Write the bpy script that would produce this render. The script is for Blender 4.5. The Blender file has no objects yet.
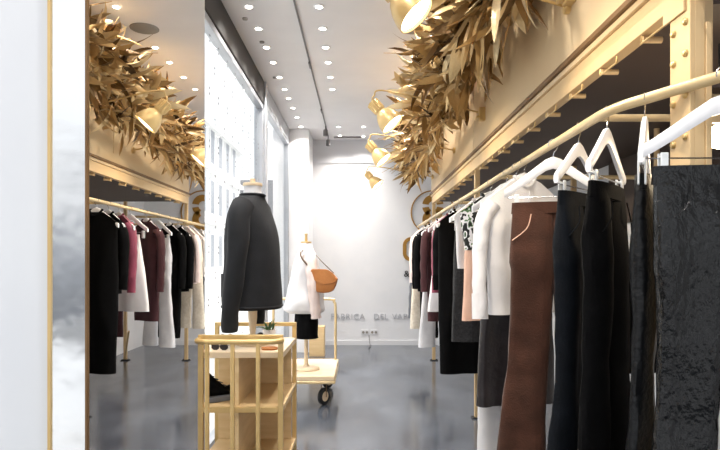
import bpy, math, random
from mathutils import Vector, Matrix, noise
R = math.radians
C = bpy.context.scene.collection
sc = bpy.context.scene
F, HC = 600.0, 1.3            # focal length in pixels of the 720 px frame, eye height in metres
rnd = random.Random(7)

# ------------------------------------------------------------------ materials
def lin(h):
    h = h.lstrip('#')
    o = []
    for i in (0, 2, 4):
        c = int(h[i:i+2], 16) / 255
        o.append(c / 12.92 if c <= .04045 else ((c + .055) / 1.055) ** 2.4)
    return (o[0], o[1], o[2], 1)

def mat(name, col, rough=.5, metal=0., col2=None, scale=8., bump=0., bscale=None, rough2=None,
        sheen=0., coat=0., stretch=None, spec=.5, detail=4.):
    m = bpy.data.materials.new(name); m.use_nodes = True
    nt = m.node_tree; N = nt.nodes; L = nt.links
    b = N['Principled BSDF']
    b.inputs['Base Color'].default_value = lin(col)
    b.inputs['Roughness'].default_value = rough
    b.inputs['Metallic'].default_value = metal
    b.inputs['Specular IOR Level'].default_value = spec
    b.inputs['Sheen Weight'].default_value = sheen
    b.inputs['Coat Weight'].default_value = coat
    b.inputs['Coat Roughness'].default_value = .12
    tc = N.new('ShaderNodeTexCoord')
    mp = N.new('ShaderNodeMapping')
    if stretch: mp.inputs['Scale'].default_value = stretch
    L.new(tc.outputs['Object'], mp.inputs['Vector'])
    n = N.new('ShaderNodeTexNoise'); n.inputs['Scale'].default_value = scale
    n.inputs['Detail'].default_value = detail
    L.new(mp.outputs['Vector'], n.inputs['Vector'])
    r = N.new('ShaderNodeValToRGB')
    r.color_ramp.elements[0].position = .32; r.color_ramp.elements[1].position = .68
    r.color_ramp.elements[0].color = lin(col); r.color_ramp.elements[1].color = lin(col2 or col)
    L.new(n.outputs['Fac'], r.inputs['Fac']); L.new(r.outputs['Color'], b.inputs['Base Color'])
    if rough2 is not None:
        mr = N.new('ShaderNodeMapRange')
        mr.inputs['From Min'].default_value = .35; mr.inputs['From Max'].default_value = .65
        mr.inputs['To Min'].default_value = rough; mr.inputs['To Max'].default_value = rough2
        L.new(n.outputs['Fac'], mr.inputs['Value']); L.new(mr.outputs['Result'], b.inputs['Roughness'])
    if bump:
        n2 = N.new('ShaderNodeTexNoise'); n2.inputs['Scale'].default_value = bscale or scale * 6
        n2.inputs['Detail'].default_value = 3
        L.new(mp.outputs['Vector'], n2.inputs['Vector'])
        bp = N.new('ShaderNodeBump'); bp.inputs['Strength'].default_value = bump
        bp.inputs['Distance'].default_value = .01
        L.new(n2.outputs['Fac'], bp.inputs['Height']); L.new(bp.outputs['Normal'], b.inputs['Normal'])
    return m

def emit(name, col, s):
    m = bpy.data.materials.new(name); m.use_nodes = True
    b = m.node_tree.nodes['Principled BSDF']
    b.inputs['Base Color'].default_value = lin(col)
    b.inputs['Emission Color'].default_value = lin(col)
    b.inputs['Emission Strength'].default_value = s
    return m

M = {}
M['wall'] = mat('white_paint', '#e9e9eb', .75, col2='#e3e4e7', scale=3)
M['ceil'] = mat('ceiling_paint', '#e6e4e5', .8, col2='#e0dedf', scale=2)
M['wallgrey'] = mat('pale_grey_paint', '#dcdee1', .8, col2='#d7d9dd', scale=2)
M['top_band'] = mat('pale_grey_band', '#dcdde1', .7)
M['base'] = mat('white_skirting', '#dedfe2', .5)
M['floor'] = mat('polished_concrete', '#33373f', .12, col2='#5a606a', scale=2.2, rough2=.23, stretch=(1, .5, 1), spec=1., detail=5)
M['gold'] = mat('gold_paint', '#d9bd90', .45, .15, col2='#ceb083', scale=2.5)
M['goldpanel'] = mat('matt_gold_panel', '#d8bf98', .5, .08, col2='#ceb48b', scale=1.3)
M['goldbar'] = mat('satin_gold_tube', '#d8c39a', .33, .3, col2='#ccb588', scale=6)
M['golddark'] = mat('aged_gold_moulding', '#7d5f3c', .5, .3, col2='#6a4f31', scale=5)
M['brown'] = mat('dark_brown_board', '#4a3a30', .6, col2='#3d2f27', scale=2)
M['wood'] = mat('birch_plywood', '#dcc092', .5, col2='#cfb07f', scale=5, stretch=(1, 1, 6))
M['palewood'] = mat('pale_wood', '#e6d2b3', .5, col2='#d9c2a0', scale=5)
M['brass'] = mat('brushed_brass', '#d6b880', .35, .4, col2='#c9a96e', scale=9)
M['logo'] = mat('gold_lettering', '#b4883f', .4, .3, col2='#a97c36', scale=5)
M['white'] = mat('white_lacquer', '#f0f0f2', .35)
M['steel'] = mat('chrome_wire', '#c9cacd', .2, 1.)
M['clear'] = mat('frosted_clip', '#dfe3e4', .25)
M['black'] = mat('black_rubber', '#1d1d1f', .6)
M['header'] = mat('grey_brown_shutter_box', '#2b2725', .6, .0, col2='#221f1e', scale=2)
M['alu'] = mat('grey_aluminium', '#b7bac0', .35, .5, col2='#a9acb2', scale=4)
M['track'] = mat('grey_track', '#6d6a6b', .5)
M['speaker'] = mat('grille_grey', '#8f8a84', .8)
M['outside'] = mat('pale_render', '#e8e8e8', .9, col2='#dcdcdc', scale=.4)
M['outwin'] = mat('facade_opening', '#7b8087', .4, col2='#9a9ea5', scale=.3)
M['outgrey'] = mat('grey_render', '#77797f', .8, col2='#6c6e74', scale=.4)
M['pave'] = mat('pavement', '#d2d1cf', .9, col2='#c4c3c2', scale=.8)
M['road'] = mat('asphalt', '#b4b6b9', .9, col2='#a3a5a8', scale=.6)
M['van'] = mat('dark_van_paint', '#6c6f75', .35)
M['lampwhite'] = emit('lamp_white', '#fff3dc', 4.)
M['bulb'] = emit('warm_bulb', '#ffe6b8', 9.)
M['down'] = emit('downlight_lens', '#fff4e6', 10.)
M['mirror'] = mat('mirror_silver', '#e6e2dd', .0, 1.)
M['mirror'].node_tree.nodes['Principled BSDF'].inputs['Roughness'].default_value = 0.004
M['mirror2'] = mat('rippled_mirror', '#e4e5e6', .1, 1., bump=.5, bscale=5, scale=3, rough2=.22)
# clothes
M['patent'] = mat('black_coated_leather', '#050607', .14, col2='#090a0c', scale=30, rough2=.26, bump=.75, bscale=60, spec=.4, stretch=(1, 1, .6))
M['blackcloth'] = mat('black_wool', '#060607', .85, col2='#0a0a0b', scale=20, spec=.08, bump=.2, bscale=200)
M['blacksheen'] = mat('black_waxed_cotton', '#08090b', .4, spec=.25, col2='#0d0f12', scale=14, bump=.5, bscale=60)
M['blackdenim'] = mat('blue_black_denim', '#0a0d11', .75, spec=.1, col2='#11151b', scale=10, bump=.3, bscale=220)
M['cord'] = mat('brown_corduroy', '#3a2319', .85, col2='#4a2d21', scale=12, spec=.2, sheen=.1, bump=.3, bscale=150)
M['whitecloth'] = mat('white_cotton', '#dfdedf', .85, col2='#d5d4d6', scale=8, bump=.15, bscale=120)
M['leather'] = mat('dark_plum_leather', '#1c1719', .38, col2='#262022', scale=9, bump=.35, bscale=40)
M['peach'] = mat('peach_satin', '#e3b9a2', .5, col2='#d8ab93', scale=6)
M['charcoal'] = mat('charcoal_boucle', '#1b1c1e', .9, col2='#2d2e31', scale=60, bump=.6, bscale=120)
M['maroon'] = mat('maroon_knit', '#371e22', .85, spec=.2, col2='#44272b', scale=10, sheen=.05)
M['pink'] = mat('raspberry_velvet', '#85304a', .7, col2='#74263e', scale=8, sheen=.15)
M['palegrey'] = mat('pale_grey_denim', '#cfd0d4', .8, col2='#bfc0c6', scale=9, bump=.2, bscale=120)
M['grey'] = mat('grey_denim', '#62666d', .8, col2='#70747b', scale=12)
M['palepink'] = mat('pale_pink_silk', '#ecdcd8', .6, col2='#e3cfca', scale=6)
M['ecru'] = mat('ecru_lace', '#e4dccd', .85, col2='#d3c8b6', scale=40, bump=.4, bscale=90)
M['red'] = mat('crimson_knit', '#a81f33', .8, col2='#8f1828', scale=9, sheen=.2)
M['jacket'] = mat('charcoal_black_jersey', '#1a1b1e', .85, col2='#222326', scale=14, spec=.25, sheen=.04, bump=.15, bscale=200)
M['pleat'] = mat('shell_pink_plisse', '#e6d6d0', .7, col2='#d6c3bc', scale=30, stretch=(1, 1, .1), bump=.3, bscale=40)
M['tan'] = mat('tan_leather', '#b9783f', .42, col2='#a5652f', scale=8, bump=.2, bscale=60)
M['strap'] = mat('dark_brown_leather', '#5b4632', .5)
M['leaf_stem'] = mat('gold_stem', '#b08b52', .45, .4)
M['green'] = mat('leaf_green', '#5d7a48', .6)

def floral():
    m = mat('floral_print', '#f0eeee', .8); nt = m.node_tree; N = nt.nodes; L = nt.links
    b = N['Principled BSDF']; tc = N.new('ShaderNodeTexCoord')
    v = N.new('ShaderNodeTexNoise'); v.inputs['Scale'].default_value = 21; v.inputs['Detail'].default_value = 1.5
    L.new(tc.outputs['Object'], v.inputs['Vector'])
    r = N.new('ShaderNodeValToRGB'); r.color_ramp.interpolation = 'CONSTANT'
    e = r.color_ramp.elements
    e[0].position = 0; e[0].color = lin('#20231f'); e[1].position = .45; e[1].color = lin('#eeecec')
    a = e.new(.55); a.color = lin('#55784a'); a = e.new(.6); a.color = lin('#24281f'); a = e.new(.68); a.color = lin('#dcd9da')
    L.new(v.outputs['Fac'], r.inputs['Fac']); L.new(r.outputs['Color'], b.inputs['Base Color'])
    return m
M['floral'] = floral()

def leafmat():
    m = bpy.data.materials.new('gilded_dried_leaf'); m.use_nodes = True
    nt = m.node_tree; N = nt.nodes; L = nt.links; b = N['Principled BSDF']
    g = N.new('ShaderNodeNewGeometry'); r = N.new('ShaderNodeValToRGB'); e = r.color_ramp.elements
    e[0].position = 0; e[0].color = lin('#4d3519'); e[1].position = 1; e[1].color = lin('#ead6ac')
    for p, c in ((.22, '#8f6c3b'), (.45, '#c7a56f'), (.7, '#dabd8a')):
        k = e.new(p); k.color = lin(c)
    L.new(g.outputs['Random Per Island'], r.inputs['Fac']); L.new(r.outputs['Color'], b.inputs['Base Color'])
    b.inputs['Metallic'].default_value = .45; b.inputs['Roughness'].default_value = .36
    n = N.new('ShaderNodeTexNoise'); n.inputs['Scale'].default_value = 35
    tc = N.new('ShaderNodeTexCoord'); L.new(tc.outputs['Object'], n.inputs['Vector'])
    bp = N.new('ShaderNodeBump'); bp.inputs['Strength'].default_value = .5; bp.inputs['Distance'].default_value = .01
    L.new(n.outputs['Fac'], bp.inputs['Height']); L.new(bp.outputs['Normal'], b.inputs['Normal'])
    return m
M['leaf'] = leafmat()

def glassmat():
    m = bpy.data.materials.new('window_glass'); m.use_nodes = True
    nt = m.node_tree; N = nt.nodes; L = nt.links
    for n in list(N): N.remove(n)
    o = N.new('ShaderNodeOutputMaterial'); mx = N.new('ShaderNodeMixShader')
    t = N.new('ShaderNodeBsdfTransparent'); g = N.new('ShaderNodeBsdfGlossy'); lw = N.new('ShaderNodeLayerWeight'); pw = N.new('ShaderNodeMath'); pw.operation = 'POWER'; f = N.new('ShaderNodeMath'); f.operation = 'MULTIPLY'
    t.inputs['Color'].default_value = (.97, .98, .98, 1); g.inputs['Roughness'].default_value = .01
    L.new(lw.outputs['Facing'], pw.inputs[0]); pw.inputs[1].default_value = 6; L.new(pw.outputs[0], f.inputs[0]); f.inputs[1].default_value = .3
    L.new(f.outputs[0], mx.inputs[0]); L.new(t.outputs[0], mx.inputs[1]); L.new(g.outputs[0], mx.inputs[2])
    L.new(mx.outputs[0], o.inputs[0])
    return m
M['glass'] = glassmat()

# ------------------------------------------------------------------ mesh helpers
class MB:
    def __init__(s): s.v = []; s.f = []
    def add(s, vs, fs):
        k = len(s.v); s.v += [tuple(p) for p in vs]; s.f += [tuple(i + k for i in f) for f in fs]; return s
    def box(s, a, b):
        (x0, y0, z0), (x1, y1, z1) = a, b
        return s.add([(x0,y0,z0),(x1,y0,z0),(x1,y1,z0),(x0,y1,z0),(x0,y0,z1),(x1,y0,z1),(x1,y1,z1),(x0,y1,z1)],
                     [(0,3,2,1),(4,5,6,7),(0,1,5,4),(1,2,6,5),(2,3,7,6),(3,0,4,7)])
    def rings(s, rs, cap0=True, cap1=True):
        n = len(rs[0]); vs = [p for r in rs for p in r]; fs = []
        for i in range(len(rs) - 1):
            for j in range(n):
                fs.append((i*n+j, i*n+(j+1)%n, (i+1)*n+(j+1)%n, (i+1)*n+j))
        if cap0: fs.append(tuple(reversed(range(n))))
        if cap1: fs.append(tuple(range((len(rs)-1)*n, len(rs)*n)))
        return s.add(vs, fs)
    def tube(s, path, r, n=10, closed=False, ry=None):
        P = [Vector(p) for p in path]; rs = []; up = None
        for i, p in enumerate(P):
            a = P[i-1] if i > 0 else P[i]; b = P[i+1] if i < len(P)-1 else P[i]
            t = (b - a).normalized()
            if up is None:
                up = Vector((0, 0, 1)) if abs(t.z) < .9 else Vector((0, 1, 0))
            u = t.cross(up).normalized(); w = u.cross(t).normalized(); up = w
            rr = r(i / max(1, len(P)-1)) if callable(r) else r
            q = ry(i / max(1, len(P)-1)) if callable(ry) else (ry if ry else rr)
            rs.append([p + u * (rr * math.cos(2*math.pi*k/n)) + w * (q * math.sin(2*math.pi*k/n)) for k in range(n)])
        return s.rings(rs)
    def cyl(s, a, b, r0, r1=None, n=16):
        r1 = r0 if r1 is None else r1
        return s.tube([a, b], lambda t: r0 + (r1-r0)*t, n)
    def lathe(s, prof, c=(0,0,0), n=24, rot=None):
        rs = []
        for r, z in prof:
            ring = [Vector((r*math.cos(2*math.pi*k/n), r*math.sin(2*math.pi*k/n), z)) for k in range(n)]
            if rot is not None: ring = [rot @ p for p in ring]
            rs.append([p + Vector(c) for p in ring])
        return s.rings(rs)
    def build(s, name, m, parent=None, bevel=0, smooth=True, loc=None):
        me = bpy.data.meshes.new(name); me.from_pydata(s.v, [], s.f); me.update()
        me.materials.append(M[m] if isinstance(m, str) else m)
        if smooth:
            me.shade_smooth(); me.set_sharp_from_angle(angle=R(38))
        o = bpy.data.objects.new(name, me); C.objects.link(o)
        if parent: o.parent = parent
        if loc: o.location = loc
        if bevel:
            b = o.modifiers.new('bevel', 'BEVEL'); b.width = bevel; b.segments = 2; b.limit_method = 'ANGLE'
        return o

def tag(o, label, cat, group=None):
    o['label'] = label; o['category'] = cat
    if group: o['group'] = group
    return o
def thing(name, label, cat, loc=(0,0,0), rz=0, group=None):
    o = bpy.data.objects.new(name, None); C.objects.link(o); o.empty_display_size = .05
    o.location = loc; o.rotation_euler = (0, 0, rz)
    return tag(o, label, cat, group)
def struct(o): o['kind'] = 'structure'; return o
def lamp(name, kind, loc, energy, col, parent=None, rot=(0,0,0), size=.05, angle=None):
    d = bpy.data.lights.new(name, kind); d.energy = energy; d.color = col
    if kind in ('POINT', 'SPOT'): d.shadow_soft_size = size
    if kind == 'SPOT': d.spot_size = angle or R(110); d.spot_blend = .8
    o = bpy.data.objects.new(name, d); C.objects.link(o); o.location = loc; o.rotation_euler = rot
    if parent: o.parent = parent
    return o
def smooth_path(pts, n=8):
    P = [Vector(p) for p in pts]; out = []
    for i in range(len(P)-1):
        p0 = P[max(i-1, 0)]; p1 = P[i]; p2 = P[i+1]; p3 = P[min(i+2, len(P)-1)]
        for k in range(n):
            t = k / n
            out.append(.5*((2*p1)+(-p0+p2)*t+(2*p0-5*p1+4*p2-p3)*t*t+(-p0+3*p1-3*p2+p3)*t**3))
    out.append(P[-1]); return out
ORD = ['first','second','third','fourth','fifth','sixth','seventh','eighth','ninth','tenth','eleventh','twelfth']

# ------------------------------------------------------------------ camera, world
cam = bpy.data.cameras.new('camera'); co = bpy.data.objects.new('camera', cam); C.objects.link(co)
co.location = (0, 0, HC); co.rotation_euler = (R(90), 0, 0)
cam.sensor_width = 36; cam.lens = F / 720 * 36; cam.shift_y = 37 / 720; cam.clip_start = .05; cam.clip_end = 300
sc.camera = co
w = bpy.data.worlds.new('sky'); sc.world = w; w.use_nodes = True
bg = w.node_tree.nodes['Background']
bg.inputs['Color'].default_value = (.93, .96, 1, 1); bg.inputs['Strength'].default_value = 1.0
sun = lamp('sun', 'SUN', (6, 4, 20), 4.2, (1, .97, .92)); sun.rotation_euler = Vector((.62, .18, 1.1)).to_track_quat('Z', 'Y').to_euler(); sun.data.angle = R(1)
sc.view_settings.view_transform = 'Standard'; sc.view_settings.look = 'None'
sc.view_settings.exposure = .5; sc.view_settings.gamma = 1; sc.view_settings.use_curve_mapping = False

# ------------------------------------------------------------------ room
XL, XR, YF, YB, ZC = -1.03, 2.06, -1.2, 9.4, 3.21
XM = -.66
struct(MB().box((-1.11, YF, -.1), (XR, YB, 0)).build('floor', 'floor', smooth=False))
struct(MB().box((-1.11, YF, ZC), (XR+.1, YB+.1, ZC+.12)).build('ceiling', 'ceil', smooth=False))
struct(MB().box((-1.25, YB, -.1), (XR, YB+.1, ZC)).build('wall_back', 'wall', smooth=False))
struct(MB().box((XR, YF, -.1), (XR+.1, YB+.1, ZC)).build('wall_right', 'wall', smooth=False))
struct(MB().box((-1.9, 1.46, -.1), (XM-.012, 2.55, ZC)).build('wall_left', 'wallgrey', smooth=False))
struct(MB().box((-1.25, 8.62, 0), (-.735, YB, ZC)).build('wall_corner', 'wall', smooth=False))
struct(MB().box((-.735, YB-.02, 2.85), (XR, YB, ZC)).build('trim_1', 'top_band', smooth=False))  # band along the top of the back wall, slightly greyer than it
struct(MB().box((-.735, YB-.015, 0), (XR, YB, .07)).build('baseboard_back', 'base', smooth=False))
struct(MB().box((-1.11, 2.55, 2.96), (-1.01, 6.34, ZC)).build('trim_2', 'header', bevel=.01))
struct(MB().box((-1.11, 6.46, 3.03), (-1.012, 8.62, ZC)).build('trim_3', 'alu', bevel=.01))
# full-height windows towards the street
def window(n, y0, y1, z1):
    f = MB()
    f.box((-1.09, y0, 0), (-1.02, y0+.05, z1)); f.box((-1.09, y1-.05, 0), (-1.02, y1, z1))
    f.box((-1.09, y0, 0), (-1.02, y1, .06)); f.box((-1.09, y0, z1-.05), (-1.02, y1, z1))
    o = struct(f.build('window_%d' % n, 'alu', bevel=.004))
    g = MB().box((-1.061, y0+.03, .04), (-1.053, y1-.03, z1-.03)).build('glass', 'glass', o, smooth=False)
    return o
w1 = window(1, 2.57, 6.36, 2.96)
w2 = window(2, 6.44, 8.62, 3.03)
struct(MB().box((-1.12, 6.34, 0), (-.99, 6.46, ZC)).build('trim_4', 'alu', bevel=.008))
st = MB()
for j in range(15):
    for i in range(13):
        y = 2.75 + i*.29 + (.145 if j % 2 else 0) + .03*math.sin(j*3+i); z = .25 + j*.185
        if y > 6.25: continue
        for dz in (0, .04):
            st.add([(-1.052, y-.014, z+dz), (-1.052, y+.014, z+dz), (-1.052, y+.014, z+dz+.016), (-1.052, y-.014, z+dz+.016)], [(0,1,2,3)])
st.build('dot_pattern', 'track', w1, smooth=False)

# mirror-clad pillar side and front strip
mr = thing('wall_mirror', 'tall gold-edged mirror covering the side and end of the white wall on the left', 'mirror', (XM, 2.0, 0))
def rel(o, root):
    o.location = Vector(o.location) - Vector(root.location); return o
rel(MB().box((XM-.010, 1.462, .02), (XM, 2.55, ZC-.005)).build('mirror_panel', 'mirror', mr, smooth=False), mr)
rel(MB().box((XM-.085, 1.448, .02), (XM-.003, 1.459, ZC-.005)).build('end_mirror', 'mirror2', mr, smooth=False), mr)
rel(MB().box((XM-.0915, 1.442, 0), (XM-.085, 1.459, ZC-.005)).build('gold_edge', 'brass', mr), mr)
rel(MB().box((XM-.003, 1.446, 0), (XM+.001, 1.461, ZC-.005)).build('edge_strip', 'golddark', mr), mr)

# ceiling track
tr = thing('ceiling_track', 'long thin grey lighting track running down the ceiling', 'track', (-.48, 5, ZC))
rel(MB().box((-.486, .6, ZC-.014), (-.474, 9.1, ZC)).build('track_rail', 'track', tr), tr)
for y in (5.75, 7.5):
    rel(MB().box((-.490, y-.08, ZC-.035), (-.470, y+.08, ZC-.014)).build('connector', 'track', tr, bevel=.004), tr)
for y, l in ((8.35, 'small grey spotlight on the ceiling track, nearer of two'), (9.05, 'small grey spotlight at the far end of the ceiling track')):
    t = thing('track_spotlight', l, 'spotlight', (-.48, y, ZC-.018), group='spots on the ceiling track')
    MB().cyl((0,0,0), (0,0,-.05), .008).build('stem', 'track', t)
    MB().lathe([(.02,.0),(.03,-.01),(.034,-.09),(.03,-.095)], (0,0,-.045)).build('spotlight_head', 'track', t)
tag(MB().box((-.4, 9.12, 2.98), (.05, 9.15, 3.0)).build('wall_washer_bar', 'track'), 'short dark bar under the ceiling by the back wall', 'light bar')
for x in (-.35, 0.0): pass
bpy.data.objects['wall_washer_bar'].location.z = .21

# downlights
def downlight(x, y, label, e):
    t = thing('ceiling_downlight', label, 'downlight', (x, y, ZC), group='recessed ceiling downlights')
    MB().lathe([(.02,0),(.042,0),(.042,-.003),(.036,-.007),(.025,-.006)], n=20).build('trim_ring', 'white', t)
    MB().lathe([(.001,-.006),(.024,-.006),(.023,-.010),(.001,-.012)], n=20).build('lens', 'down', t)
    lamp('downlight_beam', 'SPOT', (0,0,-.02), e, (1, .95, .89), t, size=.03, angle=R(120))
YS = [.55, 1.2, 1.9, 2.75, 3.6, 4.48, 4.90, 5.33, 5.73, 6.19, 6.62]  # first five are out of view, added to carry the rows forward for light
rows = [(-.83, YS + [6.99, 7.42, 7.9, 8.45], 'in the row beside the windows'),
        (-.305, YS + [8.45, 9.05], 'in the middle row beside the track'),
        (.5, YS, 'in the row beside the leaf garland')]
for x, ys, nm in rows:
    for k, y in enumerate(ys):
        if x > 0 and y in (4.90,): continue
        if x < -.8 and y < 2.6: continue
        downlight(x, y, '%s small round recessed downlight from the front %s' % ((ORD + ['thirteenth', 'fourteenth', 'fifteenth'])[k], nm), 36)
for y, nm in ((8.45, 'front'), (9.1, 'rear')):
    downlight(.05, y, '%s one of two recessed downlights close to the back wall' % nm, 36)
sp = tag(MB().lathe([(.001,0),(.115,0),(.115,-.006),(.105,-.012),(.001,-.012)], (.44, 4.9, ZC), 32).build('ceiling_speaker', 'speaker'),
    'round grey speaker grille in the ceiling, seen in the mirror', 'speaker')
for k, (x, y) in enumerate(((-.98, 4.5), (-.93, 5.0), (-.96, 6.0))):
    tag(MB().lathe([(.001,0),(.022,0),(.02,-.012),(.001,-.014)], (x+.08, y+.2, ZC), 16).build('ceiling_sensor', 'speaker'),
        ['small grey ceiling sensor beside the window header, nearest', 'small grey ceiling sensor beside the window header, middle',
         'small grey ceiling sensor beside the window header, farthest'][k], 'sensor', 'ceiling sensors')

# lettering on the back wall
def text(s, x, z, size, name, m, label, y=YB-.012, depth=.006, spacing=1.):
    cu = bpy.data.curves.new(name, 'FONT'); cu.body = s; cu.size = size; cu.extrude = depth; cu.space_character = spacing
    o = bpy.data.objects.new(name, cu); C.objects.link(o)
    dg = bpy.context.evaluated_depsgraph_get(); me = bpy.data.meshes.new_from_object(o.evaluated_get(dg))
    bpy.data.objects.remove(o); o = bpy.data.objects.new(name, me); C.objects.link(o)
    me.materials.clear(); me.materials.append(M[m])
    o.location = (x, y, z); o.rotation_euler = (R(90), 0, 0)
    return tag(o, label, 'lettering') if label else o
M['thin'] = mat('pale_grey_letters', '#b9bbc0', .6)
M['ink'] = mat('black_letters', '#2a2a2c', .6)
wl = thing('wall_lettering', 'thin pale grey capital lettering low on the back wall', 'lettering', (-.46, YB, .405))
for wd, wx in (('FABRICA', -.46), ('DEL', .21), ('VAPORE', .50)):
    o = text(wd, wx, .405, .125, 'word', 'thin', None, spacing=1.12); o.parent = wl; rel(o, wl)
text('&', .685, 1.07, .14, 'ampersand_sign', 'ink', 'small black ampersand on the back wall beside the far clothes')
def arcband(mb, cx, cz, r0, r1, a0, a1, y, d, n=40):
    rs = []
    for i in range(n+1):
        a = R(a0 + (a1-a0)*i/n); c, s_ = math.cos(a), math.sin(a)
        rs.append([(cx+r0*c, y, cz+r0*s_), (cx+r1*c, y, cz+r1*s_), (cx+r1*c, y+d, cz+r1*s_), (cx+r0*c, y+d, cz+r0*s_)])
    mb.rings(rs)
lx, lz = 1.14, 2.075
lg = thing('wall_emblem', 'round gold emblem with a split figure inside a thin ring on the back wall', 'emblem', (lx, YB, lz))
a = MB(); arcband(a, 0, 0, .33, .347, 0, 360, -.02, .02, 64); a.build('ring', 'logo', lg)
a = MB(); arcband(a, 0, .112, .065, .165, 8, 172, -.02, .02); arcband(a, 0, .098, .065, .165, 188, 245, -.02, .02); arcband(a, 0, .098, .065, .165, 295, 352, -.02, .02)
arcband(a, 0, -.112, .065, .165, 115, 180, -.02, .02); arcband(a, 0, -.112, .065, .165, 0, 65, -.02, .02); arcband(a, 0, -.112, .065, .165, 180, 360, -.02, .02)
a.build('figure', 'logo', lg)
a = MB(); arcband(a, .80, 1.56, .075, .13, 45, 180, YB-.02, .02); arcband(a, .80, 1.44, .075, .13, 180, 315, YB-.02, .02)
a.box((.67, YB-.02, 1.44), (.725, YB, 1.56))
tag(a.build('wall_letter', 'logo'), 'bold gold letter C on the back wall beside the far clothes', 'lettering')

# sockets
for k, x in enumerate((.08, .22)):
    t = thing('power_socket', ['white double power socket low on the back wall, left one', 'white double power socket low on the back wall, right one'][k], 'socket', (x, YB, .2), group='power sockets')
    MB().box((-.06, -.012, -.04), (.06, 0, .04)).build('plate', 'base', t, bevel=.004)
    for q in (-.028, .028):
        MB().lathe([(.001,0),(.02,0),(.02,.003),(.001,.003)], (q, -.013, 0), 16, Matrix.Rotation(R(90), 3, 'X')).build('outlet', 'speaker', t)
tag(MB().tube(smooth_path([(.14, YB-.02, .16), (.15, YB-.05, .04), (.16, YB-.2, .008), (.13, YB-.42, .008)]), .005, 6).build('power_cable', 'track'), 'thin cable hanging from the sockets to the floor', 'cable')

# ------------------------------------------------------------------ street outside
struct(MB().box((-40, -40, -.32), (20, 90, -.12)).build('ground', 'pave', smooth=False))
struct(MB().box((-40, -40, -.2), (20, -2.0, -.115)).build('ground', 'road', smooth=False))
def facade(x0, x1, y0, y1, h, label, face='x', m='outside'):
    t = thing('street_building', label, 'building', ((x0+x1)/2, (y0+y1)/2, -.12))
    o = MB().box((x0, y0, -.1), (x1, y1, h)).build('wall', m, t, smooth=False); rel(o, t)
    if face == 'x':
        k = 0; yy = y0 + 1
        while yy + 1.2 < y1:
            for z in [q for q in (1.0, 4.3, 7.4, 10.4) if q + 2 < h]:
                fr = MB(); fr.box((x1, yy-.15, z-.15), (x1+.08, yy+1.05, z+2.15))
                fo = rel(fr.build('window_frame', m, t, smooth=False), t)
                MB().box((x1+.082, yy, z), (x1+.09, yy+.9, z+2.0)).build('pane', 'outwin', fo, smooth=False)
            yy += 2.1
        for z in (3.6, 6.8, h-.35):
            rel(MB().box((x1, y0, z), (x1+.35, y1, z+.22)).build('cornice', m, t, smooth=False), t)
    return t
facade(-16, -9.2, 21, 46, 9.8, 'pale street building with rows of windows seen through the shop glass')
facade(-16, -7.2, 52, 54, 8.4, 'plain grey building at the far end of the street', face='n', m='outgrey')
t = thing('street_building', 'pale building across the street reflected in the mirror strip', 'building', (-6, -14.5, -.12))
rel(MB().box((-14, -16, -.1), (4, -13, 4.6)).build('wall', 'outside', t, smooth=False), t)
for k in range(6):
    x = -12.5 + 2.6*k
    fo = rel(MB().box((x-.1, -13, 1.1), (x+1.5, -12.93, 3.3)).build('window_frame', 'outside', t, smooth=False), t)
    MB().box((x, -12.93, 1.2), (x+1.4, -12.91, 3.2)).build('pane', 'outwin', fo, smooth=False)
t = thing('parked_van', 'dark van parked in the street behind the camera, a blur in the mirror strip', 'van', (-5.2, -8.5, -.12))
prof = [(-2.2,.35),(2.2,.35),(2.25,1.0),(1.7,1.15),(1.1,1.85),(-2.1,1.9),(-2.25,1.0)]
MB().rings([[(x, -.85, z) for x, z in prof], [(x, .85, z) for x, z in prof]]).build('body', 'van', t, bevel=.06)
MB().box((-1.5, .84, 1.2), (.9, .87, 1.7)).build('side_window', 'outwin', t)
for x in (-1.4, 1.4):
    MB().cyl((x, -.87, .34), (x, .87, .34), .34, n=24).build('wheel', 'black', t)

# ------------------------------------------------------------------ gold shop rack (fixture) on the right
XB = .95
rk = thing('garment_rack', 'long gold-painted steel clothes rack with a deep panel above, along the right side', 'rack', (1.4, 4.8, 0))
def rp(mb, name, m, bevel=0, smooth=True): return rel(mb.build(name, m, rk, bevel, smooth), rk)
rp(MB().box((XB-.005, 5.006, 2.21), (XB+.03, 7.95, 3.12)), 'fascia_panel', 'goldpanel', .003)
rp(MB().box((XB-.005, .7, 2.21), (XB+.03, 4.994, 3.12)), 'fascia_panel', 'goldpanel', .003)
rp(MB().box((XB, .7, 2.07), (XB+.05, 7.95, 2.16)), 'beam', 'gold', .003)
rp(MB().box((XB-.03, .7, 2.185), (XB+.03, 7.95, 2.209)), 'moulding', 'golddark', .004)
rp(MB().box((XB-.015, .7, 2.16), (XB+.03, 7.95, 2.185)), 'moulding', 'goldpanel', .004)
rp(MB().box((XB+.05, 1.86, 2.1), (XR-.005, 7.95, 2.13)), 'soffit_board', 'brown')
rp(MB().box((XR-.03, 1.86, 1.60), (XR-.005, 4.9, 2.1)), 'back_panel', 'brown')
rp(MB().box((XB+.03, .7, 3.08), (XR-.005, 7.95, 3.12)), 'top_board', 'brown')
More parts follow.
